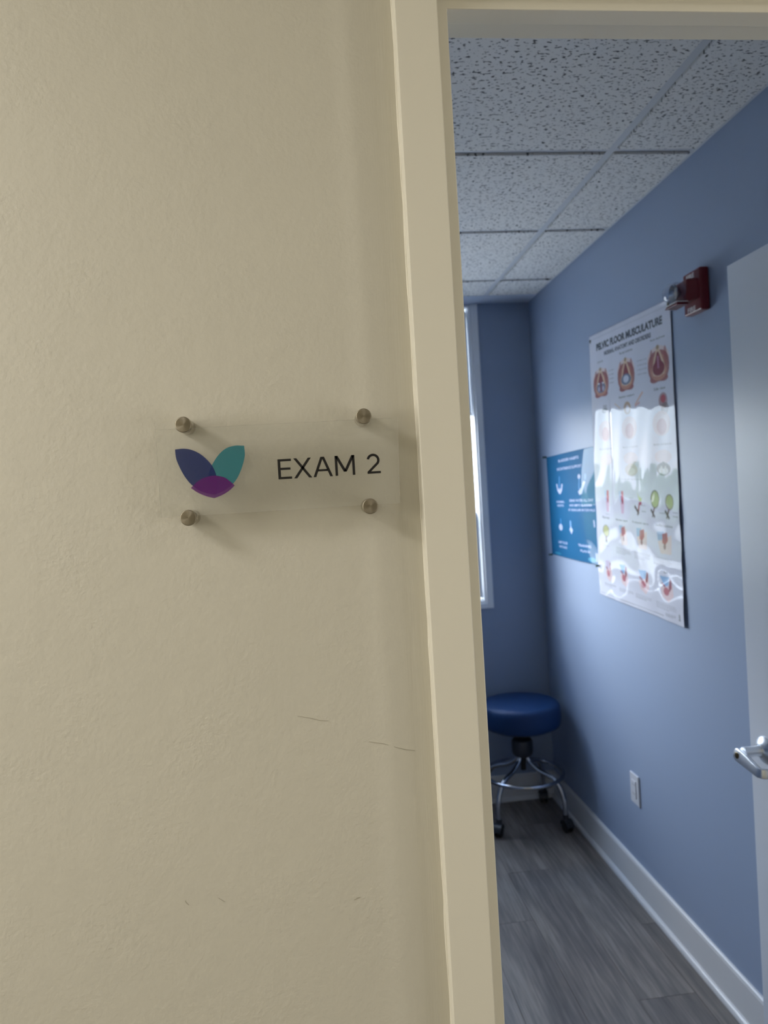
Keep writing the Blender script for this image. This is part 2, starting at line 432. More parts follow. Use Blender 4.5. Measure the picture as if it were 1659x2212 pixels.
# corridor shell
S(obj('ceiling', boxes((-2.4, 2.4, YC, DW, H, H+.05)), 'white_paint'))
S(obj('floor', boxes((-2.4, 2.4, YC, DW, FL-.05, FL)), 'corrfloor'))
S(obj('wall_rear', boxes((-2.4, 2.4, YC-.08, YC, FL, H)), 'wall'))
S(obj('wall_side', boxes((-2.48, -2.4, YC-.08, DB, FL-.05, H+.05)), 'wall'))
S(obj('wall_side', boxes((2.4, 2.48, YC-.08, DB, FL-.05, H+.05)), 'wall'))

# ------------------------------------------------------------------ hollow-metal door frame (swept profile, mitred corners)
door = S(empty('door_1', (.65, .85, FL)))
def parented(o, p):
    o.parent = p; o.matrix_parent_inverse = Matrix.Translation(p.location).inverted() ; return o
def frame_bm():
    prof = [(0, DF), (.0465, DF), (.0465, .797), (.062, .797), (.062, .823), (.0465, .823), (.0465, .873), (0, .873)]
    bm = bmesh.new(); rings = []
    ztop = ZF+.0465; xr = XR+.0465
    for s in range(4):
        ring = []
        for o_, y in prof:
            if s == 0: p = (XO+o_, y, FL)
            elif s == 1: p = (XO+o_, y, ztop-o_)
            elif s == 2: p = (xr-o_, y, ztop-o_)
            else: p = (xr-o_, y, FL)
            ring.append(bm.verts.new(p))
        rings.append(ring)
    n = len(prof)
    for a, b in zip(rings, rings[1:]):
        for k in range(n): bm.faces.new((a[k], a[(k+1) % n], b[(k+1) % n], b[k]))
    bm.faces.new(rings[0]); bm.faces.new(rings[-1])
    return bm
fr = parented(obj('door_frame', frame_bm(), 'frame', bevel=.0011), door)
# painted caulk bead along the frame's outer edge
bm = bmesh.new()
rnd = random.Random(3)
pts = [(XO-.0002+rnd.uniform(-.0003, .0003), DW-.0006, z) for z in np.linspace(FL+.01, H-.01, 90)]
tube(bm, pts, [.0010+rnd.uniform(-.0004, .0005) for _ in pts], seg=8)
parented(obj('caulk_bead', bm, 'frame', smooth=True), door)

# ------------------------------------------------------------------ open door leaf
DX = 1.1235
leaf = parented(obj('door_leaf', boxes((DX, DX+.0445, .886, 1.797, FL+.010, .5452)), 'door', bevel=.0015), door)
hy, hz = 1.732, -.703
bm = bmesh.new()
lathe(bm, [(.0345, 0), (.0345, .003), (.0325, .006), (.024, .012), (.0175, .016), (.0165, .018)], (DX, hy, hz), (-1, 0, 0), 40)
def lp(o):
    o.parent = leaf; o.matrix_parent_inverse = leaf.matrix_world.inverted() @ Matrix.Identity(4); return o
def leafpart(name, bm, mat, **k):
    o = obj(name, bm, mat, **k); o.parent = leaf; o.matrix_parent_inverse = Matrix.Translation((0, 0, 0)); return o
leafpart('rosette', bm, 'chrome', smooth=True)
bm = bmesh.new(); lathe(bm, [(.0165, .014), (.0135, .020), (.0125, .030), (.0135, .060)], (DX, hy, hz), (-1, 0, 0), 28)
leafpart('lever_neck', bm, 'chrome', smooth=True)
# lever blade: flat paddle from the hub towards the hinge side, returning to the door
bm = bmesh.new()
x0 = DX-.0655
SG = -1
def ring_at(c, t, n_, hh, th):
    c = Vector(c); t = Vector(t).normalized(); nn = Vector(n_).normalized(); up = Vector((0, 0, 1)); up = (up-t*up.dot(t)).normalized(); cq, sq = math.cos(.16), math.sin(.16); up, nn = up*cq-nn*sq*SG, nn*cq+up*sq*SG
    out = []
    for k in range(16):
        a = 2*math.pi*k/16; ca, sa = math.cos(a), math.sin(a)
        sg = lambda v: math.copysign(abs(v)**.22, v)
        out.append(bm.verts.new(c+nn*th*sg(ca)+up*hh*sg(sa)))
    return out
path = [((x0, hy+.0265, -.7125), .006), ((x0, hy+.0245, -.7128), .0125), ((x0, hy+.018, -.7135), .0158), ((x0, hy+.004, -.7155), .0158), ((x0, hy-.02, -.7195), .0148),
        ((x0, hy-.045, -.7245), .0132), ((x0, hy-.062, -.7280), .0120), ((x0+.001, hy-.070, -.7295), .0117), ((x0+.005, hy-.0755, -.7300), .0115),
        ((x0+.012, hy-.0785, -.7305), .0114), ((x0+.028, hy-.079, -.7305), .0112), ((x0+.046, hy-.079, -.7305), .0110)]
rings = []
for i, (c, hh) in enumerate(path):
    a = Vector(path[max(i-1, 0)][0]); b = Vector(path[min(i+1, len(path)-1)][0]); t = (b-a).normalized()
    nn = Vector((0, 0, 1)).cross(t)
    rings.append(ring_at(c, t, nn, hh, .0058))
for a, b in zip(rings, rings[1:]):
    for k in range(16): bm.faces.new((a[k], a[(k+1) % 16], b[(k+1) % 16], b[k]))
bm.faces.new(rings[0]); bm.faces.new(rings[-1])
leafpart('lever', bm, 'chrome', smooth=True, sharp=50)
bm = bmesh.new(); lathe(bm, [(.0085, 0), (.0085, .0015), (.0075, .0022), (0, .0022)], (x0-.0052, hy+.012, -.7145), (-1, 0, 0), 24)
box(bm, x0-.0080, x0-.0069, hy+.0115, hy+.0125, -.7185, -.7105)
leafpart('key_cylinder', bm, 'brass', smooth=True)
for z in (.33, -.55, -1.38):
    bm = bmesh.new(); tube(bm, [(DX-.006, .880, z-.05), (DX-.006, .880, z+.05)], .006, 10)
    box(bm, DX-.003, DX+.0005, .884, .914, z-.05, z+.05)
    leafpart('hinge', bm, 'chrome')

# ------------------------------------------------------------------ room shell
S(obj('wall_right', boxes((W, W+.1, DB, L+.3, FL-.05, H+.1)), 'blue'))
S(obj('wall_left', boxes((XL-.1, XL, DB, L+.3, FL-.05, H+.1)), 'blue'))
WZ0, WYT = -.575, L+.22
S(obj('wall_back', boxes((XL, WX0, L, WYT, FL-.05, H+.1), (WX1, W, L, WYT, FL-.05, H+.1), (WX0, WX1, L, WYT, FL-.05, WZ0), (WX0, WX1, L, WYT, H-.005, H+.1)), 'blue'))

# floor: slab and separate vinyl planks running away from the door
fl = S(obj('floor', boxes((XL, W, DB-.07, L, FL-.05, FL-.004)), 'gap'))
PW, PL = .1846, 1.219
col0 = .9243
bmc = 0
for k in range(-15, 3):
    xa = col0+k*PW; xb = xa+PW
    xa_, xb_ = max(xa, XL), min(xb, W)
    if xb_-xa_ < .005: continue
    y0 = {0: 2.128, 1: 2.495, -1: 1.72, -2: 2.60, -3: 2.02}.get(k, 1.0+((k*0.377) % 1)*PL)
    while y0 > DB-.07: y0 -= PL
    while y0 < L:
        ya, yb = max(y0, DB-.07), min(y0+PL, L)
        if yb-ya > .01:
            g = .0006
            o = obj('plank', boxes((xa_+g, xb_-g, ya+g, yb-g, FL-.004, FL)), 'plank', fl)
        y0 += PL

# ceiling: deck, lay-in tiles, runners, cross tees, wall angle, drywall border at the window
ce = S(obj('ceiling', boxes((XL, W, DB, L, H+.08, H+.10)), 'white_paint'))
T, R0, G0, YE = .6096, .930, 2.0205, 3.487
tw = .012
cols = [(R0+k*T, R0+(k+1)*T) for k in range(-5, 1)]
rows_ = [(G0+k*T, G0+(k+1)*T) for k in range(-2, 3)]
for (xa, xb) in cols:
    for (ya, yb) in rows_:
        x0_, x1_ = max(xa, XL+.012), min(xb, W-.012); y0_, y1_ = max(ya, DB+.012), min(yb, YE)
        if x1_-x0_ < .06 or y1_-y0_ < .06: continue
        ga = .0150
        x0f = x0_+(ga if xa >= XL else .003); x1f = x1_-(ga if xb <= W else .003)
        y0f = y0_+(ga if ya >= DB else .003); y1f = y1_-(ga if yb <= YE else .003)
        bm = boxes((x0f, x1f, y0f, y1f, H-.0062, H+.012))
        obj('ceiling_tile', bm, 'tile', ce, bevel=.001)
for k in range(-4, 1):
    x = R0+k*T
    obj('grid_runner', boxes((x-tw, x+tw, DB, YE, H-.0005, H+.002), (x-.001, x+.001, DB, YE, H+.002, H+.03)), 'grid', ce)
for k in range(-1, 3):
    y = G0+k*T
    for (xa, xb) in cols:
        x0_, x1_ = max(xa+tw, XL), min(xb-tw, W-.012) if xb <= W else W-.012
        if x1_-x0_ < .03: continue
        obj('cross_tee', boxes((x0_, x1_, y-tw, y+tw, H, H+.002), (x0_, x1_, y-.001, y+.001, H+.002, H+.03)), 'grid', ce)
for b in ((W-.022, W, DB, L, H-.0012, H+.0015), (XL, XL+.022, DB, L, H-.0012, H+.0015), (XL, W, YE-.012, YE+.012, H-.0015, H+.0012)):
    obj('wall_angle', boxes(b), 'grid', ce)
S(obj('soffit_back', boxes((XL, W, YE+.012, L, H-.004, H+.04)), 'gyp')).name = 'trim_1'

# baseboards with shoe moulding
def base_prof(pts2, axis, a, b, name):
    bm = bmesh.new()
    if axis == 'y': prism(bm, [(W-d, a, FL+z) for d, z in pts2], (0, b-a, 0))
    else: prism(bm, [(a, L-d, FL+z) for d, z in pts2], (b-a, 0, 0))
    return obj(name, bm, 'trimw')
bprof = [(0, 0), (.013, 0), (.013, .120), (.010, .128), (.005, .131), (0, .131)]
sprof = [(.013, 0), (.027, 0), (.0265, .006), (.023, .013), (.018, .017), (.013, .018)]
S(base_prof(bprof, 'y', DB+.004, L, 'baseboard_right'))
S(base_prof(bprof, 'x', XL, W-.013, 'baseboard_back'))
sh = base_prof(sprof, 'y', DB+.004, L-.013, 'shoe_moulding'); sh.parent = bpy.data.objects['baseboard_right']
sh2 = base_prof(sprof, 'x', XL, W-.027, 'shoe_moulding'); sh2.parent = bpy.data.objects['baseboard_back']

# ------------------------------------------------------------------ window in the back wall
win = S(empty('window_1', ((WX0+WX1)/2, L, WZ0)))
def wp(name, bm, mat, **k):
    return parented(obj(name, bm, mat, **k), win)
cz = .012
wp('window_casing', boxes((WX1, WX1+.035, L-cz, L+.0, WZ0-.027, H-.006), (WX0-.035, WX0, L-cz, L, WZ0-.027, H-.006), (WX0, WX1, L-cz, L, WZ0-.027, WZ0)), 'white', bevel=.002)
wp('window_jamb', boxes((WX1-.010, WX1, L, WYT, WZ0, H-.006), (WX0, WX0+.010, L, WYT, WZ0, H-.006), (WX0+.01, WX1-.01, L, WYT, H-.016, H-.006)), 'white')
wp('window_sill', boxes((WX0+.010, WX1-.010, L, WYT, WZ0, WZ0+.012)), 'white')
xa, xb = WX0+.010, WX1-.010
ys0, ys1 = L+.09, L+.125
MR = -.11
wp('upper_sash', boxes((xa, xa+.012, ys0, ys1, MR, H-.016), (xb-.010, xb, ys0, ys1, MR, H-.016), (xa, xb, ys0, ys1, H-.05, H-.016), (xa, xb, ys0, ys1, MR-.035, MR)), 'white', bevel=.002)
wp('glass_pane', boxes((xa+.012, xb-.010, ys0+.015, ys0+.019, MR, H-.05)), 'pane')
wp('lower_sash', boxes((xa, xa+.045, ys0-.03, ys0, WZ0+.02, MR), (xb-.045, xb, ys0-.03, ys0, WZ0+.02, MR), (xa+.045, xb-.045, ys0-.03, ys0, WZ0+.02, WZ0+.075), (xa+.045, xb-.045, ys0-.03, ys0, MR-.04, MR)), 'white', bevel=.002)
wp('glass_pane', boxes((xa+.045, xb-.045, ys0-.017, ys0-.013, WZ0+.075, MR-.04)), 'pane')
wp('insect_screen', boxes((xa+.01, xb-.01, ys1+.01, ys1+.012, WZ0+.012, MR-.02)), 'screen')
# shade covering the top of the window
wp('roller_shade', boxes((xa+.012, xb-.001, L+.050, L+.052, .40, H-.03)), 'shade')
bm = bmesh.new(); tube(bm, [(xa+.012, L+.051, .395), (xb-.002, L+.051, .395)], .009, 12)
wp('shade_hem_bar', bm, 'white', smooth=True)

# outside: pavement, hedge, low building seen only through and mirrored by the glossy posters
S(obj('ground', boxes((-60, 60, L+.4, 90, FL-.9, FL-.8)), 'concrete'))
bm = bmesh.new()
for i in range(70):
    a = rnd.uniform(-14, 18); r = rnd.uniform(.8, 1.6)
    bmesh.ops.create_icosphere(bm, subdivisions=2, radius=r, matrix=Matrix.Translation((a, 26+rnd.uniform(-1, 1), FL-.8+rnd.uniform(.6, 1.6))))
for v in bm.verts: v.co += Vector((rnd.uniform(-.15, .15), rnd.uniform(-.15, .15), rnd.uniform(-.15, .15)))
tag(obj('hedge', bm, 'grass'), 'green hedge outside beyond the window', 'hedge', kind='stuff')

# ------------------------------------------------------------------ printed sheets
RES = .0024
class Sheet:
    """ink colours per grid point of a paper sheet, u to the right and v down, 0..1"""
    def __init__(s, w, h, base):
        s.w, s.h = w, h; s.nx, s.ny = int(w/RES)+1, int(h/RES)+1
        s.a = np.zeros((s.ny, s.nx, 3)); s.a[:] = lin(base)
        s.V, s.U = np.meshgrid(np.linspace(0, 1, s.ny), np.linspace(0, 1, s.nx), indexing='ij')
    def cover(s, P, soft=True):
        P = np.array(P, float)
        u0, v0 = P.min(0)-.006; u1, v1 = P.max(0)+.006
        i0, i1 = max(int(u0*(s.nx-1)), 0), min(int(u1*(s.nx-1))+2, s.nx); j0, j1 = max(int(v0*(s.ny-1)), 0), min(int(v1*(s.ny-1))+2, s.ny)
        if i1 <= i0 or j1 <= j0: return None
        acc = 0
        for du, dv in ((-.25, -.25), (.25, -.25), (-.25, .25), (.25, .25)):
            U = s.U[j0:j1, i0:i1]+du/(s.nx-1); V = s.V[j0:j1, i0:i1]+dv/(s.ny-1)
            ins = np.zeros(U.shape, bool); n = len(P)
            for k in range(n):
                (xa, ya), (xb, yb) = P[k], P[(k+1) % n]
                if ya == yb: continue
                c = ((ya > V) != (yb > V)) & (U < (xb-xa)*(V-ya)/(yb-ya)+xa)
                ins ^= c
            acc = acc+ins
        return (slice(j0, j1), slice(i0, i1)), acc/4.
    def poly(s, P, col, al=1.):
        r = s.cover(P)
        if r is None: return
        sl, a = r; a = (a*al)[..., None]
        s.a[sl] = s.a[sl]*(1-a)+np.array(lin(col))*a
    def ell(s, cu, cv, ru, rv, col, al=1., pw=1., n=20, rot=0):
        P = []
        for k in range(n):
            t = 2*math.pi*k/n; x = math.cos(t); y = math.sin(t)
            x = math.copysign(abs(x)**pw, x); y = math.copysign(abs(y)**pw, y)
            X, Y = x*ru*s.w, y*rv*s.h; c, q = math.cos(rot), math.sin(rot)
            P.append((cu+(X*c-Y*q)/s.w, cv+(X*q+Y*c)/s.h))
        s.poly(P, col, al)
    def line(s, a, b, wd, col, al=1.):
        ax, ay, bx, by = a[0]*s.w, a[1]*s.h, b[0]*s.w, b[1]*s.h
        d = math.hypot(bx-ax, by-ay) or 1; nx, ny = -(by-ay)/d*wd/2, (bx-ax)/d*wd/2
        s.poly([((ax+nx)/s.w, (ay+ny)/s.h), ((bx+nx)/s.w, (by+ny)/s.h), ((bx-nx)/s.w, (by-ny)/s.h), ((ax-nx)/s.w, (ay-ny)/s.h)], col, al)
    def text(s, txt, u0, u1, v0, v1, col, al=1., bold=.012):
        cu = bpy.data.curves.new('t', 'FONT'); cu.body = txt; cu.resolution_u = 3; cu.offset = bold
        o = bpy.data.objects.new('t', cu); C.objects.link(o); dg = bpy.context.evaluated_depsgraph_get()
        me = o.evaluated_get(dg).to_mesh(); me.calc_loop_triangles()
        co = np.array([v.co[:2] for v in me.vertices]); tr = [tuple(t.vertices) for t in me.loop_triangles]
        mn, mx = co.min(0), co.max(0)
        P = np.empty_like(co); P[:, 0] = u0+(co[:, 0]-mn[0])/(mx[0]-mn[0])*(u1-u0); P[:, 1] = v1-(co[:, 1]-mn[1])/(mx[1]-mn[1])*(v1-v0)
        al_acc = np.zeros((s.ny, s.nx))
        for t in tr:
            r = s.cover(P[list(t)])
            if r: al_acc[r[0]] = np.minimum(1, al_acc[r[0]]+r[1])
        a = (al_acc*al)[..., None]; s.a = s.a*(1-a)+np.array(lin(col))*a
        o.evaluated_get(dg).to_mesh_clear(); bpy.data.objects.remove(o); bpy.data.curves.remove(cu)
    def para(s, u0, u1, v0, v1, n, col=(120, 122, 130), al=.55):
        for k in range(n):
            v = v0+(v1-v0)*(k+.5)/n; e = u1-(random.random()*.02 if k < n-1 else (u1-u0)*.35)
            u = u0
            while u < e:
                wd = random.uniform(.008, .022); s.line((u, v), (min(u+wd, e), v), .0026, col, al); u += wd+.004
    def build(s, corners, off, name, mat, parent):
        """corners (y, z) of TL, TR, BR, BL on the right wall; off(u, v) = distance from the wall"""
        TL, TR, BR, BL = [np.array(c) for c in corners]
        U, V = s.U[..., None], s.V[..., None]
        P = (1-V)*((1-U)*TL+U*TR)+V*((1-U)*BL+U*BR)
        X = W-off(s.U, s.V)
        co = np.stack([X, P[..., 0], P[..., 1]], -1).reshape(-1, 3)
        idx = np.arange(s.nx*s.ny).reshape(s.ny, s.nx)
        q = np.stack([idx[:-1, :-1], idx[1:, :-1], idx[1:, 1:], idx[:-1, 1:]], -1).reshape(-1, 4)
        me = bpy.data.meshes.new(name); me.vertices.add(len(co)); me.vertices.foreach_set('co', co.ravel())
        me.loops.add(q.size); me.loops.foreach_set('vertex_index', q.ravel().astype(np.int32))
        me.polygons.add(len(q)); me.polygons.foreach_set('loop_start', np.arange(0, q.size, 4, dtype=np.int32))
        me.polygons.foreach_set('loop_total', np.full(len(q), 4, np.int32))
        me.update(); me.validate()
        at = me.color_attributes.new('ink', 'FLOAT_COLOR', 'POINT')
        at.data.foreach_set('color', np.concatenate([s.a.reshape(-1, 3), np.ones((len(co), 1))], 1).astype(np.float32).ravel())
        me.polygons.foreach_set('use_smooth', np.ones(len(q), bool))
        me.materials.append(M[mat]); o = bpy.data.objects.new(name, me); link(o, parent)
        sd = o.modifiers.new('paper', 'SOLIDIFY'); sd.thickness = .0004; sd.offset = 0
        return o

# --- anatomical chart
A_C = [(2.872, .600), (2.213, .5745), (2.217, -.479), (2.905, -.456)]
ch = Sheet(.67, 1.05, (206, 209, 222))
DK = (52, 58, 62); GR = (110, 114, 124)
ch.line((.0, .017), (1, .017), .003, (176, 180, 194), .8)
ch.text('PELVIC FLOOR MUSCULATURE', .10, .918, .0385, .066, DK, .97, .055)
ch.text('NORMAL ANATOMY AND DISORDERS', .212, .793, .0765, .0925, (70, 74, 82), .95, .05)
for t, u0, u1, v in (('Lithotomy', .107, .193, .110), ('Perineal membrane', .417, .579, .107), ('Pelvic diaphragm', .783, .936, .105),
                     ('Side view', .798, .915, .2605), ('Bladder support', .389, .577, .2605), ('Pelvis', .165, .215, .277),
                     ('Normal', .089, .189, .694), ('Stress type', .279, .432, .697), ('Prolapsed uterus', .485, .673, .698), ('Overflow incontinence', .752, .923, .6955), ('Vault', .81, .854, .845)):
    ch.text(t, u0, u1, v-.005, v+.004, (66, 70, 78), .85, .02)
def oval_fig(cu, cv, ru, rv, inner):
    SK, SK2, RD = (188, 136, 116), (150, 88, 84), (122, 30, 48)
    ch.ell(cu, cv-.25*rv, ru*1.02, rv*.70, (222, 190, 176), .55)
    ch.ell(cu, cv+.12*rv, ru, rv*.84, SK2, .92, .85)
    ch.ell(cu-.42*ru, cv+.80*rv, ru*.42, rv*.2, SK2, .95); ch.ell(cu+.42*ru, cv+.80*rv, ru*.42, rv*.18, SK2, .95)
    ch.ell(cu, cv+.20*rv, ru*.80, rv*.70, SK, .9, .9)
    ch.ell(cu-.62*ru, cv-.25*rv, ru*.15, rv*.6, (150, 86, 84), .7); ch.ell(cu+.66*ru, cv-.25*rv, ru*.16, rv*.6, (150, 86, 84), .7)
    ch.poly([(cu-.16*ru, cv-.80*rv), (cu+.16*ru, cv-.80*rv), (cu+.62*ru, cv+.25*rv), (cu+.5*ru, cv+.6*rv), (cu, cv+.70*rv), (cu-.5*ru, cv+.6*rv), (cu-.62*ru, cv+.25*rv)], (214, 186, 158), .9)
    ch.poly([(cu-.08*ru, cv-.62*rv), (cu+.08*ru, cv-.62*rv), (cu+.42*ru, cv+.15*rv), (cu-.42*ru, cv+.15*rv)], RD, .95)
    ch.ell(cu, cv-.88*rv, ru*.16, rv*.12, (150, 128, 96), .9)
    if inner == 'full':
        ch.ell(cu, cv+.24*rv, ru*.56, rv*.40, (122, 34, 52), .97); ch.line((cu, cv-.4*rv), (cu, cv+.25*rv), .010, (190, 130, 156), .7)
    elif inner == 'ball':
        ch.ell(cu, cv+.30*rv, ru*.58, rv*.33, (104, 116, 140), .95); ch.ell(cu, cv+.28*rv, ru*.32, rv*.22, (200, 204, 220), .95)
    else:
        ch.ell(cu, cv+.34*rv, ru*.56, rv*.36, (108, 112, 134), .95); ch.line((cu, cv-.1*rv), (cu, cv+.6*rv), .012, (130, 44, 58), .9)
        for sx in (-1, 1):
            ch.ell(cu+sx*.26*ru, cv+.06*rv, ru*.10, rv*.05, (232, 232, 240)); ch.ell(cu+sx*.26*ru, cv+.42*rv, ru*.14, rv*.16, (180, 172, 188), .9)
oval_fig(.148, .186, .110, .056, 'pair'); oval_fig(.487, .184, .104, .058, 'ball'); oval_fig(.856, .182, .110, .059, 'full')
for v in (.153, .168, .183, .198):
    ch.line((.262, v), (.335, v+.001), .0028, GR, .55)
    ch.line((.625, v), (.735, v+.002), .0028, GR, .5)
# second row of figures
ch.ell(.886, .300, .044, .026, (150, 112, 116), .8); ch.ell(.886, .294, .026, .013, (170, 50, 66), .85); ch.ell(.9, .325, .04, .02, (110, 92, 92), .7)
ch.ell(.485, .300, .040, .022, (170, 140, 104), .8); ch.ell(.487, .304, .022, .014, (214, 214, 228), .9)
ch.line((.58, .296), (.68, .258), .008, (206, 160, 140), .8); ch.line((.58, .300), (.64, .290), .007, (190, 120, 110), .7); ch.line((.40, .297), (.33, .276), .006, (204, 178, 156), .7)
ch.ell(.185, .292, .042, .010, (96, 100, 108), .8)
for cu in (.18, .5, .86):
    ch.ell(cu, .37, .09, .04, (214, 186, 182), .6); ch.ell(cu, .38, .05, .026, (178, 110, 116), .5)
    ch.text('Muscles and ligaments', cu-.09, cu+.09, .432, .440, GR, .7)
    ch.ell(cu, .475, .085, .022, (210, 184, 178), .5)
# pelvis drawing
ch.ell(.858, .514, .070, .021, (64, 72, 66), .9); ch.ell(.858, .520, .048, .012, (200, 206, 206), .9); ch.ell(.858, .502, .020, .012, (52, 58, 54), .9)
ch.ell(.838, .515, .012, .012, (176, 180, 170), .8); ch.ell(.880, .515, .012, .012, (176, 180, 170), .8)
ch.ell(.50, .515, .075, .022, (190, 172, 148), .6); ch.ell(.50, .52, .045, .012, (222, 216, 210), .8)
ch.text('Female pelvis seen from above', .38, .62, .545, .552, GR, .6)
# bladder row
PK, MR_ = (216, 156, 168), (150, 56, 78)
for cu in (.170, .372):
    ch.poly([(cu-.035, .592), (cu+.01, .588), (cu, .63), (cu-.03, .632)], (176, 200, 226), .8)
    ch.poly([(cu-.004, .590), (cu+.018, .590), (cu+.014, .634), (cu-.008, .640), (cu-.016, .622)], (196, 74, 92), .9)
    ch.poly([(cu-.026, .632), (cu+.022, .632), (cu+.012, .672), (cu-.018, .672)], (202, 164, 188), .85)
    ch.ell(cu, .628, .012, .010, MR_, .8)
OL = (150, 156, 96)
ch.poly([(.556, .590), (.578, .606), (.614, .612), (.608, .622), (.580, .624)], (176, 186, 124), .95)
ch.line((.608, .628), (.572, .632), .012, MR_, .95); ch.line((.582, .628), (.562, .656), .012, MR_, .95)
ch.line((.520, .640), (.566, .666), .011, (70, 44, 52), .95); ch.line((.566, .652), (.546, .672), .008, (84, 52, 58), .95)
for cu, cv, ru, rv in ((.757, .612, .046, .030), (.900, .618, .040, .025)):
    ch.ell(cu, cv, ru, rv, (88, 66, 64), .95, rot=.12); ch.ell(cu, cv, ru*.86, rv*.88, (158, 166, 112), .97, rot=.12)
    ch.line((cu-.006, cv+rv*.9), (cu-.020, .656), .010, (96, 62, 62), .95)
    ch.line((cu-.045, .646), (cu-.006, .671), .010, (66, 50, 52), .95); ch.line((cu-.014, .650), (cu-.034, .672), .006, (80, 60, 60), .95)
for u, v in ((.46, .613), (.60, .636), (.60, .656), (.80, .655), (.93, .65), (.93, .662), (.14, .681)):
    ch.line((u, v), (u+.055, v), .0030, GR, .6)
# cup row
ch.ell(.137, .745, .044, .024, (120, 116, 84), .7); ch.ell(.137, .745, .036, .020, (190, 192, 138), .9); ch.line((.132, .765), (.128, .784), .012, (132, 100, 92), .8)
ch.line((.118, .785), (.142, .785), .010, (96, 96, 72), .8)
for i, cu in enumerate((.367, .590, .832)):
    w_ = .05+.012*i; ch.poly([(cu-w_, .716), (cu, .714), (cu-.01, .745), (cu-w_*.9, .745)], (140, 168, 198), .85)
    ch.poly([(cu-w_*.9, .748), (cu+w_, .722), (cu+w_*.95, .784), (cu-w_*.5, .786)], (216, 196, 186), .75)
    ch.poly([(cu-.02, .722), (cu+.030, .716), (cu+.034, .742), (cu+.01, .756), (cu-.022, .752)], (168, 84, 86), .92)
    ch.line((cu+.006, .720), (cu+.004, .748), .006, (140, 92, 110), .8); ch.ell(cu+.002, .762, .012, .010, (120, 70, 70), .8)
ch.para(.265, .448, .798, .822, 5); ch.para(.489, .686, .798, .824, 5); ch.para(.714, .904, .798, .826, 5); ch.para(.08, .2, .800, .806, 1)
for i, cu in enumerate((.152, .355, .595, .838)):
    w_ = .045+.008*i
    ch.poly([(cu-w_, .860), (cu+w_*.4, .857), (cu+w_*.1, .896), (cu-w_*.4, .892)], (118, 164, 208) if i else (190, 176, 200), .85)
    ch.poly([(cu-w_, .898), (cu+w_*.8, .88), (cu+w_, .915), (cu+w_*.3, .938), (cu-w_*.7, .926)], (222, 190, 188), .7)
    ch.poly([(cu+w_*.45, .860), (cu+w_*.75, .866), (cu+w_*.7, .892), (cu+w_*.3, .908), (cu+w_*.25, .890)], (136, 66, 76), .92)
    ch.ell(cu-w_*.1, .906, w_*.45, .013, (172, 92, 102), .92); ch.line((cu-w_*.8, .883), (cu-w_*.3, .892), .008, (150, 58, 70), .85)
ch.para(.283, .47, .946, .960, 3); ch.para(.486, .688, .946, .962, 3); ch.para(.724, .936, .946, .968, 4); ch.para(.08, .24, .946, .958, 2); ch.para(.82, .935, .974, .986, 3)
ch.line((.02, .990), (.80, .988), .003, GR, .5)
for k in range(3): ch.ell(.958, .968+k*.006, .007, .0025, (56, 76, 70), .9)
ch.line((.945, .984), (.968, .984), .003, GR, .8)
poster = tag(empty('anatomy_poster', (W, 2.55, -.479)), 'tall glossy white anatomy chart of pelvic floor muscles mirroring the window', 'poster')
def off_main(u, v):
    y = u*.67; z = v*1.05
    h = .0045 + .0010*np.sin(2*math.pi*(y/.23+.2))*np.sin(math.pi*np.clip(v*1.1, 0, 1)) + .0005*np.sin(2*math.pi*(y/.12+z/.4))
    low = np.clip((v-.45)/.3, 0, 1)
    h = h + low*(.0012*np.sin(2*math.pi*(z/.155+.35*np.sin(y*8)+.1)) + .0006*np.sin(2*math.pi*(y/.17+z/.21)))
    h = h + .0016*np.exp(-((u-.262)/.008)**2)*np.clip(1-(v-.62)/.1, 0, 1)*np.clip((v-.2)/.1, 0, 1)
    h = h + .005*np.clip((v-.5)/.5, 0, 1)**1.5*np.clip((u-.55)/.45, 0, 1)**2
    return h
sheet = ch.build(A_C, off_main, 'paper_sheet', 'sheet', poster)
sheet.matrix_parent_inverse = Matrix.Translation(poster.location).inverted()
for (u, v) in ((.015, .020), (.985, .013)):
    y = 2.872+(2.213-2.872)*u; z = .600+(.5745-.600)*u-1.05*v
    bm = bmesh.new(); lathe(bm, [(.0045, 0), (.0075, .0002), (.0078, .001), (.006, .0022), (.0045, .0024)], (W-.0046, y, z), (-1, 0, 0), 20)
    o = obj('grommet', bm, 'grommet', poster, smooth=True); o.matrix_parent_inverse = Matrix.Translation(poster.location).inverted()

# --- blue poster behind it
B_C = [(3.49, .1455), (2.895, .155), (2.885, -.3375), (3.48, -.333)]
bl = Sheet(.60, .487, (4, 98, 146))
PW_ = (206, 214, 246)
bl.text('BLADDER HABITS', .30, .74, .052, .078, PW_, .9, .03)
bl.text('INCONTINENCE SUPPORT', .26, .79, .130, .156, PW_, .9, .03)
bl.text('NORMAL', .205, .408, .450, .470, PW_, .85, .03); bl.text('RESTS', .222, .385, .488, .506, PW_, .85, .03)
bl.text('DRINK WATER ALL DAY', .528, .950, .438, .460, PW_, .85, .03); bl.text('AND EMPTY BLADDER', .520, .930, .482, .502, PW_, .85, .03); bl.text('AT REGULAR INTERVALS', .490, .966, .524, .544, PW_, .85, .03)
bl.text('LIMIT FLUID', .186, .407, .846, .868, PW_, .85, .03); bl.text('INTAKE', .205, .388, .892, .912, PW_, .85, .03)
bl.text('TRAINING', .640, .866, .842, .864, PW_, .85, .03); bl.text('PLANS', .672, .840, .890, .910, PW_, .85, .03)
P = [(.222, .285), (.248, .285), (.262, .335), (.300, .358), (.338, .335), (.356, .288), (.384, .290), (.362, .352), (.322, .383), (.290, .383), (.245, .352)]
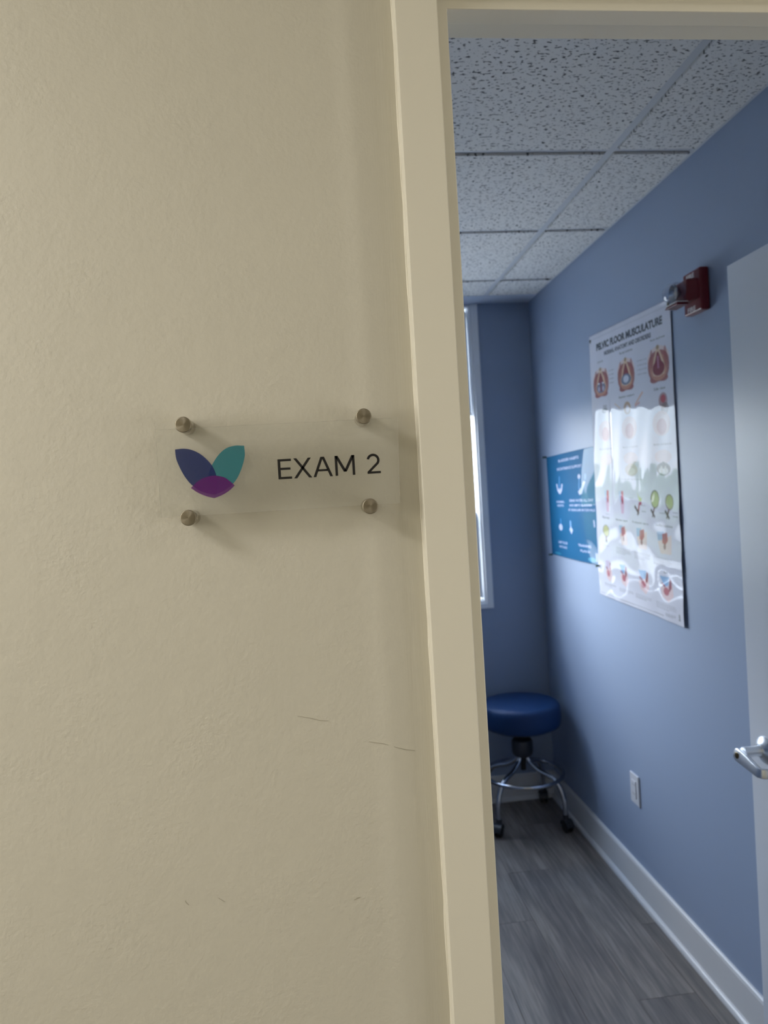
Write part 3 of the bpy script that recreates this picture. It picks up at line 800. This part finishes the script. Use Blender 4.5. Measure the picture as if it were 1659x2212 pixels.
bl.poly(P, PW_, .95); bl.line((.308, .215), (.300, .330), .011, (96, 160, 224), .9); bl.ell(.302, .350, .04, .022, PW_, .7)
bl.ell(.738, .238, .024, .022, PW_, .9); bl.line((.740, .25), (.728, .35), .010, (110, 170, 226), .8)
bl.poly([(.808, .282), (.845, .284), (.800, .350), (.775, .392), (.730, .400), (.712, .370), (.770, .335)], PW_, .95)
bl.line((.85, .22), (.84, .27), .012, (130, 180, 230), .7)
bl.line((.283, .625), (.280, .68), .012, (80, 150, 216), .9); bl.ell(.272, .708, .046, .032, PW_, .85)
bl.line((.518, .637), (.514, .70), .016, (140, 186, 236), .95); bl.poly([(.515, .690), (.558, .722), (.520, .762), (.482, .720)], PW_, .95)
bl.line((.94, .62), (.945, .68), .012, PW_, .7)
bl.ell(.15, .975, .08, .012, (60, 160, 200), .6); bl.ell(.87, .965, .07, .02, (110, 190, 222), .6); bl.poly([(.93, .90), (.985, .90), (.985, .975), (.93, .975)], (200, 208, 236), .7)
bposter = tag(empty('blue_poster', (W, 3.19, -.335)), 'glossy blue health poster with white symbols, partly behind the anatomy chart', 'poster')
def off_blue(u, v):
    return .0016+.0125*np.sin(math.pi*u**1.4)*(.5+.5*np.sin(math.pi*v))
bs = bl.build(B_C, off_blue, 'paper_sheet', 'sheet', bposter); bs.matrix_parent_inverse = Matrix.Translation(bposter.location).inverted()
for i, ((y, z), lab) in enumerate((((3.492, .146), 'dark green push pin at the upper left corner of the blue poster'),
                    ((3.478, -.334), 'dark green push pin at the lower left corner of the blue poster'),
                    ((2.893, -.338), 'dark green push pin beside the chart at the lower right corner of the blue poster'))):
    bm = bmesh.new(); lathe(bm, [(.0007, 0), (.0007, .003), (.006, .003), (.006, .0055), (.0038, .007), (.0032, .013), (.0058, .016), (.0055, .0185), (0, .019)], (0, 0, 0), (-1, 0, 0), 18)
    o = tag(obj('push_pin', bm, 'pin', smooth=True), lab, 'push pin', 'pins holding the blue poster'); o.location = (W-.0005, y, z)

# ------------------------------------------------------------------ fire alarm strobe
al = tag(empty('fire_alarm', (W, 2.045, .545)), 'dark red horn strobe fire alarm with clear lens high on the blue wall', 'fire alarm')
def ap(name, bm, mat, **k): return parented(obj(name, bm, mat, **k), al)
ya, yb, za, zb = 1.992, 2.088, .484, .607
ap('housing', boxes((W-.028, W, ya, yb, za, zb)), 'red', bevel=.005)
# projecting middle block, tapering to the lens
bm = bmesh.new()
prism(bm, [(W-.027, 2.002, .578), (W-.027, 2.002, .520), (W-.056, 2.012, .512), (W-.062, 2.012, .520), (W-.058, 2.012, .578)], (0, .068, 0))
ap('horn_block', bm, 'red', bevel=.003)
bm = boxes((W-.090, W-.055, 2.014, 2.078, .508, .5125)); box(bm, W-.092, W-.056, 2.012, 2.080, .5045, .508)
ap('lens_ledge', bm, 'red', bevel=.001)
bm = boxes((W-.091, W-.056, 2.013, 2.079, .5128, .5150))
ap('lens_rim', bm, 'lwhite')
bm = bmesh.new()
seg = 20
def dome_ring(x, ry, rz): return [bm.verts.new((x, 2.046+ry*math.cos(2*math.pi*k/seg), .546+rz*math.sin(2*math.pi*k/seg))) for k in range(seg)]
rg = [dome_ring(W-.056, .033, .031), dome_ring(W-.080, .033, .031), dome_ring(W-.096, .029, .027), dome_ring(W-.107, .019, .018), dome_ring(W-.111, .007, .007)]
for a, b in zip(rg, rg[1:]):
    for k in range(seg): bm.faces.new((a[k], a[(k+1) % seg], b[(k+1) % seg], b[k]))
bm.faces.new(rg[-1]); bm.faces.new(rg[0])
ap('lens', bm, 'lens', smooth=True)
bm = bmesh.new(); lathe(bm, [(.006, 0), (.018, .010), (.026, .022), (.0265, .023), (.018, .0115), (.006, .002)], (W-.060, 2.046, .546), (-1, 0, 0), 24)
ap('reflector', bm, 'chromed', smooth=True)
bm = bmesh.new(); tube(bm, [(W-.074, 2.046, .530), (W-.074, 2.046, .562)], .0028, 10)
ap('flash_tube', bm, 'lwhite', smooth=True)
def flat_text(txt, origin, right, up, height, mat, name, parent, bold=.01, width=None, depth=.0003):
    cu = bpy.data.curves.new(name, 'FONT'); cu.body = txt; cu.resolution_u = 4; cu.offset = bold; cu.extrude = .02
    o = bpy.data.objects.new(name, cu); C.objects.link(o); dg = bpy.context.evaluated_depsgraph_get()
    me = bpy.data.meshes.new_from_object(o.evaluated_get(dg)); bpy.data.objects.remove(o); bpy.data.curves.remove(cu)
    co = [v.co.copy() for v in me.vertices]
    mn = Vector((min(c.x for c in co), min(c.y for c in co))); mx = Vector((max(c.x for c in co), max(c.y for c in co)))
    sy = height/(mx.y-mn.y); sx = (width/(mx.x-mn.x)) if width else sy
    rt, uu, oo = Vector(right), Vector(up), Vector(origin); nn = rt.cross(uu)
    for v, c in zip(me.vertices, co): v.co = oo+rt*(c.x-mn.x)*sx+uu*(c.y-mn.y)*sy+nn*(c.z/.02*depth)
    me.materials.clear(); me.materials.append(M[mat]); o = bpy.data.objects.new(name, me); link(o, parent); return o
for z in (.586, .490):
    t = flat_text('FIRE', (W-.0282, 2.066, z), (0, -1, 0), (0, 0, 1), .0135, 'lwhite', 'lettering', al, .02, width=.042)
    t.matrix_parent_inverse = Matrix.Translation(al.location).inverted()

# ------------------------------------------------------------------ wall outlet
ou = tag(empty('wall_outlet', (W, 2.663, -1.18)), 'white rectangular wall outlet low on the blue wall below the chart', 'outlet')
def op(name, bm, mat, **k): return parented(obj(name, bm, mat, **k), ou)
op('cover_plate', boxes((W-.0065, W, 2.628, 2.701, -1.238, -1.121)), 'outlet', bevel=.0025)
op('receptacle', boxes((W-.0095, W-.006, 2.6475, 2.6815, -1.213, -1.146)), 'outlet', bevel=.001)
for zc in (-1.162, -1.197):
    op('slot', boxes((W-.0100, W-.0090, 2.656, 2.6575, zc-.004, zc+.004)), 'slot')
    op('slot', boxes((W-.0100, W-.0090, 2.6705, 2.672, zc-.004, zc+.004)), 'slot')
for zc in (-1.131, -1.228):
    bm = bmesh.new(); lathe(bm, [(.003, 0), (.003, .0006), (.0015, .001), (0, .001)], (W-.0064, 2.6645, zc), (-1, 0, 0), 12); op('screw', bm, 'outlet')

# ------------------------------------------------------------------ rolling stool
SX, SY = .962, 3.405
st = tag(empty('stool', (SX, SY, FL), math.radians(-3)), 'round navy blue padded rolling stool with chrome foot ring in the corner', 'stool')
def sp(name, bm, mat, parent=None, **k): return obj(name, bm, mat, parent or st, **k)
bm = bmesh.new()
lathe(bm, [(0, .461), (.150, .461), (.176, .463), (.184, .468), (.189, .480), (.191, .500), (.191, .543), (.188, .560), (.179, .571), (.158, .577), (.10, .5795), (0, .580)], seg=56)
seat = sp('seat', bm, 'vinyl', smooth=True)
bm = bmesh.new(); lathe(bm, [(.150, .452), (.155, .453), (.155, .461), (.150, .4615)], seg=40); sp('seat_plate', bm, 'black', smooth=True)
bm = bmesh.new(); lathe(bm, [(.018, .454), (.016, .425), (.018, .405), (.018, .39)], seg=24); sp('spindle', bm, 'black', smooth=True)
bm = bmesh.new(); lathe(bm, [(.012, .402), (.036, .400), (.048, .392), (.051, .380), (.051, .337), (.047, .322), (.036, .312), (.012, .310)], seg=36); sp('hub', bm, 'dgrey', smooth=True)
bm = bmesh.new(); tube(bm, [(0, 0, .312), (0, 0, .245)], .013, 16); sp('screw_shaft', bm, 'black', smooth=True)
ringz, ringr = .228, .186
bm = bmesh.new(); tube(bm, [(ringr*math.cos(a), ringr*math.sin(a), ringz) for a in np.linspace(0, 2*math.pi, 57)[:-1]], .0095, 12, closed=True)
sp('foot_ring', bm, 'chromed', smooth=True)
for i in range(4):
    a = math.radians((51, 140, 221, 315)[i])
    ca, sa = math.cos(a), math.sin(a)
    P = [(r*ca, r*sa, z) for r, z in ((.022, .330), (.026, .305), (.042, .285), (.085, .258), (.140, .242), (.174, .222), (.200, .180), (.212, .130), (.213, .075))]
    bm = bmesh.new(); tube(bm, smoothpath(P, 6), .0115, 14)
    leg = sp('leg', bm, 'chromed', smooth=True)
    cx_, cy_ = .213*ca, .213*sa
    th = a+{0: .6, 1: -1.1, 2: .3, 3: -.5}[i]
    du, dv = Vector((math.cos(th), math.sin(th), 0)), Vector((-math.sin(th), math.cos(th), 0))
    wc = Vector((cx_, cy_, .0275))+du*.012
    bm = bmesh.new()
    for s_ in (-1, 1):
        lathe(bm, [(.006, 0), (.022, 0), (.0272, .003), (.0272, .011), (.022, .014), (.006, .014)], wc+dv*s_*.004, dv*s_, 24)
    sp('caster_wheel', bm, 'black', leg, smooth=True)
    bm = bmesh.new(); arc = [wc+du*(.030*math.cos(t))+Vector((0, 0, .030*math.sin(t))) for t in np.linspace(math.radians(5), math.radians(175), 12)]
    for p, q in zip(arc, arc[1:]):
        prism(bm, [p-dv*.019, q-dv*.019, q+dv*.019, p+dv*.019], (p-wc).normalized()*.002)
    lathe(bm, [(.0135, .058), (.0135, .078), (.006, .078)], (cx_, cy_, 0), seg=16)
    sp('caster_hood', bm, 'dgrey', leg, smooth=True)

# ------------------------------------------------------------------ acrylic room sign on stand-offs
sg = tag(empty('door_sign', (-.025, DW, .0375)), 'clear frosted acrylic sign reading EXAM 2 with petal logo on the beige wall', 'sign')
YP0, YP1 = .7695, .7725
def gp(name, bm, mat, **k): return parented(obj(name, bm, mat, **k), sg)
bm = bmesh.new(); prism(bm, [(-.1502, YP0, .0826), (.1020, YP0, .0832), (.0988, YP0, -.0080), (-.1498, YP0, -.0080)], (0, YP1-YP0, 0))
gp('plate', bm, 'acrylic', bevel=.0004)
def petal(pts, y, mat, n=6):
    bm = bmesh.new(); pr = [(x, y, z) for x, z in pts]
    prism(bm, pr, (0, .00006, 0)); return bm
def curve2(pts, tips):
    """smooth outline through pts, sharp at the tip indices"""
    n = len(pts); out = []; tips = sorted(tips)
    for a, b in zip(tips, tips[1:]+[tips[0]+n]):
        seg_ = [(pts[i % n][0], pts[i % n][1], 0) for i in range(a, b+1)]
        sm = smoothpath(seg_, 5)[:-1]; out += [(p.x, p.y) for p in sm]
    return out
BLp = [(-.1312, .0613), (-.1306, .0520), (-.1276, .0425), (-.1230, .0327), (-.1165, .0238), (-.1073, .0166), (-.0943, .0125), (-.0906, .0228), (-.0913, .0327), (-.0950, .0430), (-.1032, .0530), (-.1125, .0592), (-.1220, .0617)]
TLp = [(-.0608, .0616), (-.0607, .0518), (-.0631, .0429), (-.0663, .0350), (-.0703, .0279), (-.0757, .0219), (-.0844, .0160), (-.0943, .0125), (-.0980, .0196), (-.0994, .0269), (-.0983, .0359), (-.0941, .0446), (-.0873, .0537), (-.0798, .0596), (-.0708, .0621)]
PUp = [(-.1176, .0208), (-.1101, .0275), (-.1015, .0312), (-.0922, .0321), (-.0835, .0300), (-.0777, .0256), (-.0730, .0209), (-.0790, .0158), (-.0864, .0117), (-.0946, .0089), (-.1023, .0113), (-.1109, .0155)]
M['f1'] = mat_film('blue_film', (20, 44, 104), .74); M['f2'] = mat_film('teal_film', (44, 126, 136), .76); M['f3'] = mat_film('purple_film', (100, 26, 118), .66)
yb_ = YP0-.0001
lg = gp('logo_petal', petal(curve2(TLp, [0, 7]), yb_, 'f2'), 'f2'); lg['label'] = 'teal petal of the logo'
lg = gp('logo_petal', petal(curve2(BLp, [0, 6]), yb_-.0001, 'f1'), 'f1'); lg['label'] = 'blue petal of the logo'
lg = gp('logo_petal', petal(curve2(PUp, [0, 6, 9]), yb_-.0002, 'f3'), 'f3'); lg['label'] = 'purple petal of the logo'
# lettering built stroke by stroke: E X A M 2
def glyph(polys, ox, w, name='letter'):
    bm = bmesh.new()
    for P in polys: prism(bm, [(ox+x, YP0-.00018, .02455+(ox+.0275)*.006+y) for x, y in P], (0, .00016, 0))
    return gp(name, bm, 'letter')
HC, s_, h_ = .0210, .0028, .0024
R_ = lambda x0, x1, y0, y1: [(x0, y0), (x1, y0), (x1, y1), (x0, y1)]
def stroke(a, b, w):      # parallelogram with horizontal ends
    return [(a[0]-w/2, a[1]), (a[0]+w/2, a[1]), (b[0]+w/2, b[1]), (b[0]-w/2, b[1])]
glyph([R_(0, s_, 0, HC), R_(s_, .0140, HC-h_, HC), R_(s_, .0130, HC/2-h_/2+.0003, HC/2+h_/2+.0003), R_(s_, .0142, 0, h_)], -.0275, .014)
glyph([stroke((.0016, 0), (.0170, HC), .0033), stroke((.0174, 0), (.0018, HC), .0033)], -.0112, .019)
glyph([stroke((.0014, 0), (.0097, HC), .0029), stroke((.0190, 0), (.0107, HC), .0029), R_(.0048, .0156, .0058, .0080)], .0091, .0204)
glyph([R_(0, .0027, 0, HC), R_(.0182, .0209, 0, HC), stroke((.0105, .0040), (.0016, HC), .0032), stroke((.0105, .0040), (.0193, HC), .0032)], .0323, .0209)
def two():
    c, r = (.0070, .0142), .0056; out, inn = [], []
    for k in range(15):
        t = math.radians(168-k*(168+38)/14.)
        out.append((c[0]+(r+.0013)*math.cos(t), c[1]+(r+.0013)*math.sin(t)*1.0)); inn.append((c[0]+(r-.0013)*math.cos(t), c[1]+(r-.0013)*math.sin(t)))
    polys = [[out[k], out[k+1], inn[k+1], inn[k]] for k in range(14)]
    polys.append([out[-1], (.0040, .0022), (.0004, .0022), inn[-1]]); polys.append(R_(.0003, .0146, 0, .0024))
    return polys
glyph(two(), .0659, .0146)
for i, (x, z) in enumerate(((-.1205, .0858), (.0653, .0856), (.0665, -.0093), (-.1214, -.0098))):
    cap = empty('standoff', (x, YP0-.006, z)); cap.rotation_euler = (math.radians(90), 0, 0)
    cap.parent = sg; cap.matrix_parent_inverse = Matrix.Translation(sg.location).inverted()
    bm = bmesh.new()
    lathe(bm, [(0, .0006), (.0074, .0006), (.0079, .0004), (.0082, -.0002)], (0, 0, 0), (0, 0, 1), 48)
    o = obj('cap_face', bm, 'cap', cap, smooth=True, sharp=60); 
    bm = bmesh.new()
    lathe(bm, [(.0082, -.0002), (.0082, -.0052), (.0078, -.0058), (.0062, -.0060), (.0062, -.0090), (.0080, -.0092), (.0080, -(DW-YP0+.006))], (0, 0, 0), (0, 0, 1), 40)
    obj('barrel', bm, 'steel', cap, smooth=True)
